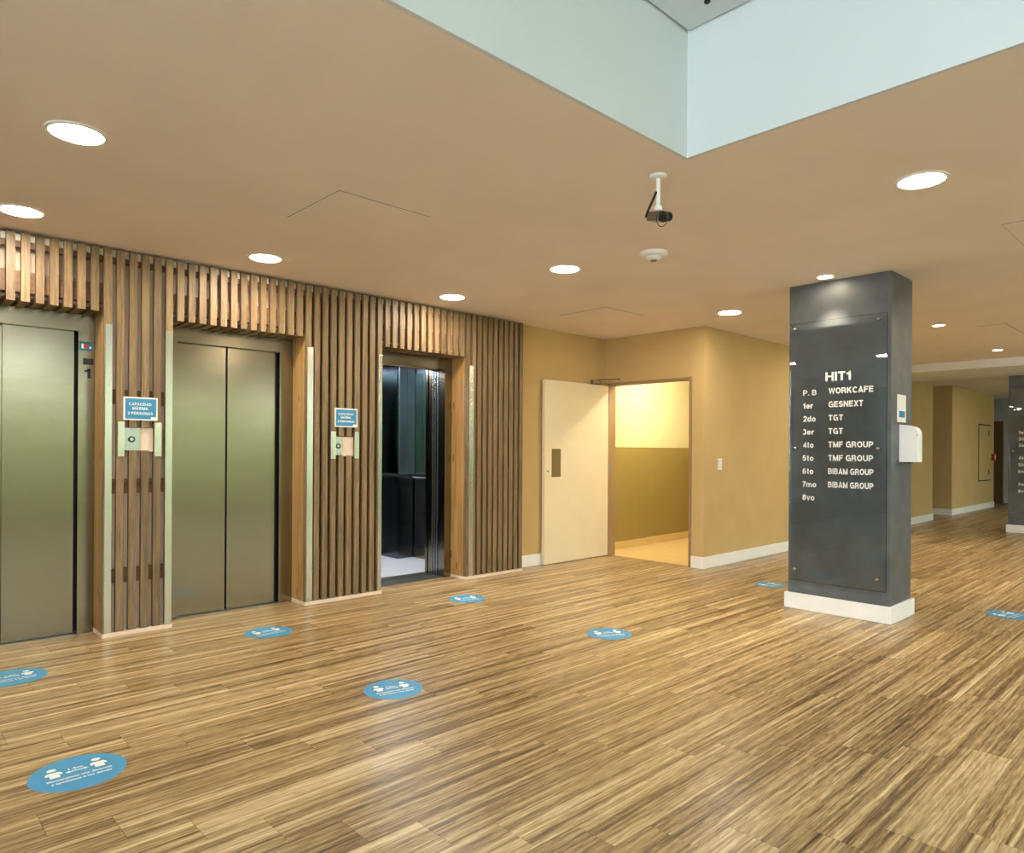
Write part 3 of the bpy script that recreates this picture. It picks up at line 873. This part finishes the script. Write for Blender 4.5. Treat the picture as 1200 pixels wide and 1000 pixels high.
def spotlight(x, y, label, power):
    e = downlight(x, y, 0.055, label, 'spot', 'small spotlights along the pillars')
    l = bpy.data.lights.new('spot_beam', 'SPOT'); l.energy = power; l.color = (1.0, 0.86, 0.62)
    l.spot_size = math.radians(75); l.spot_blend = 0.7; l.shadow_soft_size = 0.04
    o = bpy.data.objects.new('spot_beam', l); COL.objects.link(o); o.parent = e; o.location = (0, 0, -0.01)
spotlight(5.537, 2.268, 'small round spotlight right in front of the near dark pillar', 90)
spotlight(8.514, 2.277, 'small spotlight in the corridor ceiling just behind the near pillar', 120)
spotlight(11.104, 2.274, 'small spotlight in the corridor ceiling before the white beam', 120)

def access_panel(x0, x1, y0, y1, label):
    e = tag(empty('access_panel', ((x0 + x1) / 2, (y0 + y1) / 2, HC - 0.004)), label, 'access panel', 'flush ceiling hatches')
    g = 0.003
    bx('hatch_gap', 'blackgap', e, x0, x1, y0, y1, HC - 0.0012, HC - 0.0004)
    bx('hatch_leaf', 'ceiling', e, x0 + g, x1 - g, y0 + g, y1 - g, HC - 0.0035, HC - 0.0014)
access_panel(1.88, 2.487, 3.32, 3.924, 'square flush hatch in the ceiling out from the middle lift')
access_panel(5.25, 5.85, 4.22, 4.83, 'square flush hatch in the ceiling above the open white door')
access_panel(5.02, 5.62, 0.40, 1.01, 'square flush hatch in the ceiling at the right edge of the photo')
access_panel(8.9, 9.9, 1.75, 2.0, 'long narrow flush hatch in the corridor ceiling behind the near pillar')

# smoke detector
sx, sy = 4.036, 2.827
e = tag(empty('smoke_detector', (sx, sy, HC - 0.06)), 'white round smoke detector on the ceiling below the security camera', 'smoke detector')
MB().lathe((sx, sy, HC), [(0.096, -0.0005), (0.096, -0.012), (0.090, -0.022), (0.074, -0.030)], 32).build('detector_base', 'white', e, True)
MB().lathe((sx, sy, HC), [(0.052, -0.0305), (0.050, -0.040), (0.036, -0.052), (0.030, -0.054)], 24).build('detector_head', 'white', e, True)
MB().lathe((sx, sy, HC), [(0.024, -0.0545), (0.020, -0.062), (0.008, -0.066)], 20).build('detector_vent', 'alu', e, True)

# security camera
kx, ky = 2.92, 2.02
e = tag(empty('security_camera', (kx, ky, HC - 0.24)), 'small black security camera on a white ceiling stalk', 'security camera')
MB().lathe((kx, ky, HC), [(0.042, -0.0005), (0.042, -0.008), (0.036, -0.014), (0.014, -0.016)], 28).build('mounting_plate', 'white', e, True)
MB().lathe((kx, ky, HC), [(0.0105, -0.0165), (0.0105, -0.150)], 16).build('stalk', 'white', e, True)
MB().lathe((kx, ky, HC), [(0.010, -0.1505), (0.019, -0.155), (0.021, -0.166), (0.019, -0.176), (0.012, -0.180)], 18).build('swivel', 'white', e, True)
# body points towards the camera and right
def along(c, d, prof, n=20):
    d = d.normalized(); up = Vector((0, 0, 1)); a = d.cross(up).normalized(); b = a.cross(d)
    mb = MB(); k = len(prof)
    for i in range(n):
        g = 2 * math.pi * (i + 0.5) / n
        for r, h in prof: mb.v.append(tuple(Vector(c) + d * h + r * (math.cos(g) * a + math.sin(g) * b)))
    for i in range(n):
        j = (i + 1) % n
        for q in range(k - 1): mb.f.append((i * k + q, j * k + q, j * k + q + 1, i * k + q + 1))
    mb.f.append(tuple(i * k for i in range(n))); mb.f.append(tuple(i * k + k - 1 for i in range(n)))
    return mb
bd = Vector((-0.19, -0.92, -0.25)).normalized()
c0 = Vector((kx, ky, HC - 0.207))
side = bd.cross(Vector((0, 0, 1))).normalized(); upv = side.cross(bd)
mb = MB()
for h in (-0.055, 0.03):
    for s_, t_ in ((-1, -1), (1, -1), (1, 1), (-1, 1)):
        mb.v.append(tuple(c0 + bd * h + side * 0.024 * s_ + upv * 0.023 * t_))
mb.f = [(0, 1, 2, 3), (4, 5, 6, 7), (0, 1, 5, 4), (1, 2, 6, 5), (2, 3, 7, 6), (3, 0, 4, 7)]
mb.build('camera_body', 'alu', e, bevel=0.003)
along(c0 + bd * 0.0305, bd, [(0.026, 0), (0.027, 0.006), (0.025, 0.020), (0.021, 0.022)]).build('lens_mount', 'black', e, True)
along(c0 + bd * 0.053, bd, [(0.019, 0), (0.022, 0.004), (0.022, 0.028), (0.017, 0.030), (0.016, 0.022), (0.004, 0.020)]).build('lens', 'black', e, True)
MB().tube([(kx - 0.012, ky + 0.004, HC - 0.085), (kx - 0.028, ky + 0.014, HC - 0.13), (kx - 0.05, ky + 0.03, HC - 0.19), (kx - 0.055, ky + 0.034, HC - 0.215)], 0.006, 8).build('cable', 'black', e, True)
ring = [tuple(c0 + bd * 0.045 + side * (0.036 * math.cos(g) + 0.012) + upv * (0.036 * math.sin(g) - 0.012)) for g in [2 * math.pi * i / 24 for i in range(24)]]
MB().tube(ring, 0.0022, 6, True).build('cable', 'black', e, True)
# ceiling sprinkler in the raised ceiling
MB().lathe((2.70, 1.62, ZK), [(0.014, -0.0005), (0.014, -0.006), (0.006, -0.012)], 16).build('sprinkler', 'black', None, True)
tag(bpy.data.objects['sprinkler'], 'small dark sprinkler head in the raised pale ceiling', 'sprinkler')

# ================================================================== CORRIDOR DETAILS
e = tag(empty('wall_hatch', (19.0, 4.13, 0.64)), 'tall flush service hatch on the far corridor wall', 'hatch')
bx('hatch_gap', 'blackgap', e, 18.45, 19.55, 4.1265, 4.1295, 0.64, 1.945)
hl = bx('hatch_leaf', 'wall', e, 18.49, 19.51, 4.120, 4.1262, 0.665, 1.92)
for z in (0.85, 1.75):
    bx('hatch_latch', 'black', hl, 19.30, 19.38, 4.115, 4.1197, z - 0.06, z + 0.06)
e = tag(empty('fire_alarm', (19.70, 4.13, 1.11)), 'small red fire alarm box beside the far service hatch', 'fire alarm')
bx('alarm_box', 'red', e, 19.62, 19.80, 4.07, 4.1295, 1.11, 1.27, bevel=0.004)
bx('alarm_button', 'ink_white', e, 19.68, 19.74, 4.064, 4.0697, 1.165, 1.225)

# ================================================================== FLOOR STICKERS
def person_poly(cx_, cy_, s):
    body = [(-0.5, 0.62), (-0.72, 0.45), (-0.82, -0.05), (-0.60, -0.12), (-0.48, 0.15), (-0.46, -0.82), (0.46, -0.82), (0.48, 0.15), (0.60, -0.12), (0.82, -0.05), (0.72, 0.45), (0.5, 0.62)]
    return [(cx_ + x * s, cy_ + y * s) for x, y in body]
def rotp(pts, x, y, r):
    c, s = math.cos(r), math.sin(r)
    return [(x + a * c - b * s, y + a * s + b * c) for a, b in pts]
def sticker(x, y, r, label, rot=0.0):
    e = tag(empty('floor_sticker', (x, y, 0)), label, 'floor sticker', 'round distance stickers on the floor')
    MB().lathe((x, y, 0), [(r, 0.0003), (r, 0.0011)], 48).build('sticker_disc', 'sticker', e)
    zt = 0.0012
    for sx_ in (-0.46, 0.46):
        fig = MB()
        fig.prism(rotp(person_poly(sx_ * r, 0.17 * r, 0.22 * r), x, y, rot), zt, zt + 0.0004, 'z')
        hp = rotp([(sx_ * r + 0.10 * r * math.cos(g), 0.47 * r + 0.085 * r * math.sin(g)) for g in [2 * math.pi * i / 12 for i in range(12)]], x, y, rot)
        fig.prism(hp, zt, zt + 0.0004, 'z')
        fig.build('person_pictogram', 'ink_white', e)
    ar = [(-0.24, 0.13), (-0.15, 0.19), (-0.15, 0.15), (0.15, 0.15), (0.15, 0.19), (0.24, 0.13), (0.15, 0.07), (0.15, 0.11), (-0.15, 0.11), (-0.15, 0.07)]
    MB().prism(rotp([(a * r, b * r) for a, b in ar], x, y, rot), zt, zt + 0.0004, 'z').build('arrow', 'ink_white', e)
    def T(s, fy, wd, hh):
        o = rotp([(0, fy * r)], x, y, rot)[0]
        text('lettering', s, 'ink_white', e, (o[0], o[1], zt + 0.0002), 'Z', wd * r, hh * r, 0.025, 'CENTER', rot=rot)
    T('1.5m', 0.235, 0.30, 0.11)
    T('Mantenemos una distancia', -0.22, 1.32, 0.10)
    T('y ayudemos a los demás', -0.40, 1.22, 0.10)
    return e
ST = [(0.671, 3.208, 0.170, 'blue round floor sticker nearest the camera, lower left', 0.0),
      (0.672, 4.775, 0.168, 'blue round floor sticker cut by the left edge, before the leftmost lift', 0.0),
      (2.155, 4.745, 0.160, 'blue round floor sticker right in front of the middle lift', 0.08),
      (2.139, 3.166, 0.158, 'blue round floor sticker alone on the floor, second nearest the camera', -0.25),
      (3.898, 4.653, 0.155, 'blue round floor sticker right in front of the open lift', -0.3),
      (3.905, 3.092, 0.158, 'blue round floor sticker in mid-floor between the open door and the camera', -0.5),
      (6.50, 3.169, 0.150, 'blue round floor sticker just left of the near dark pillar', -0.2),
      (6.733, 1.288, 0.158, 'blue round floor sticker at the right edge, right of the near pillar', -0.2)]
for a in ST: sticker(*a)
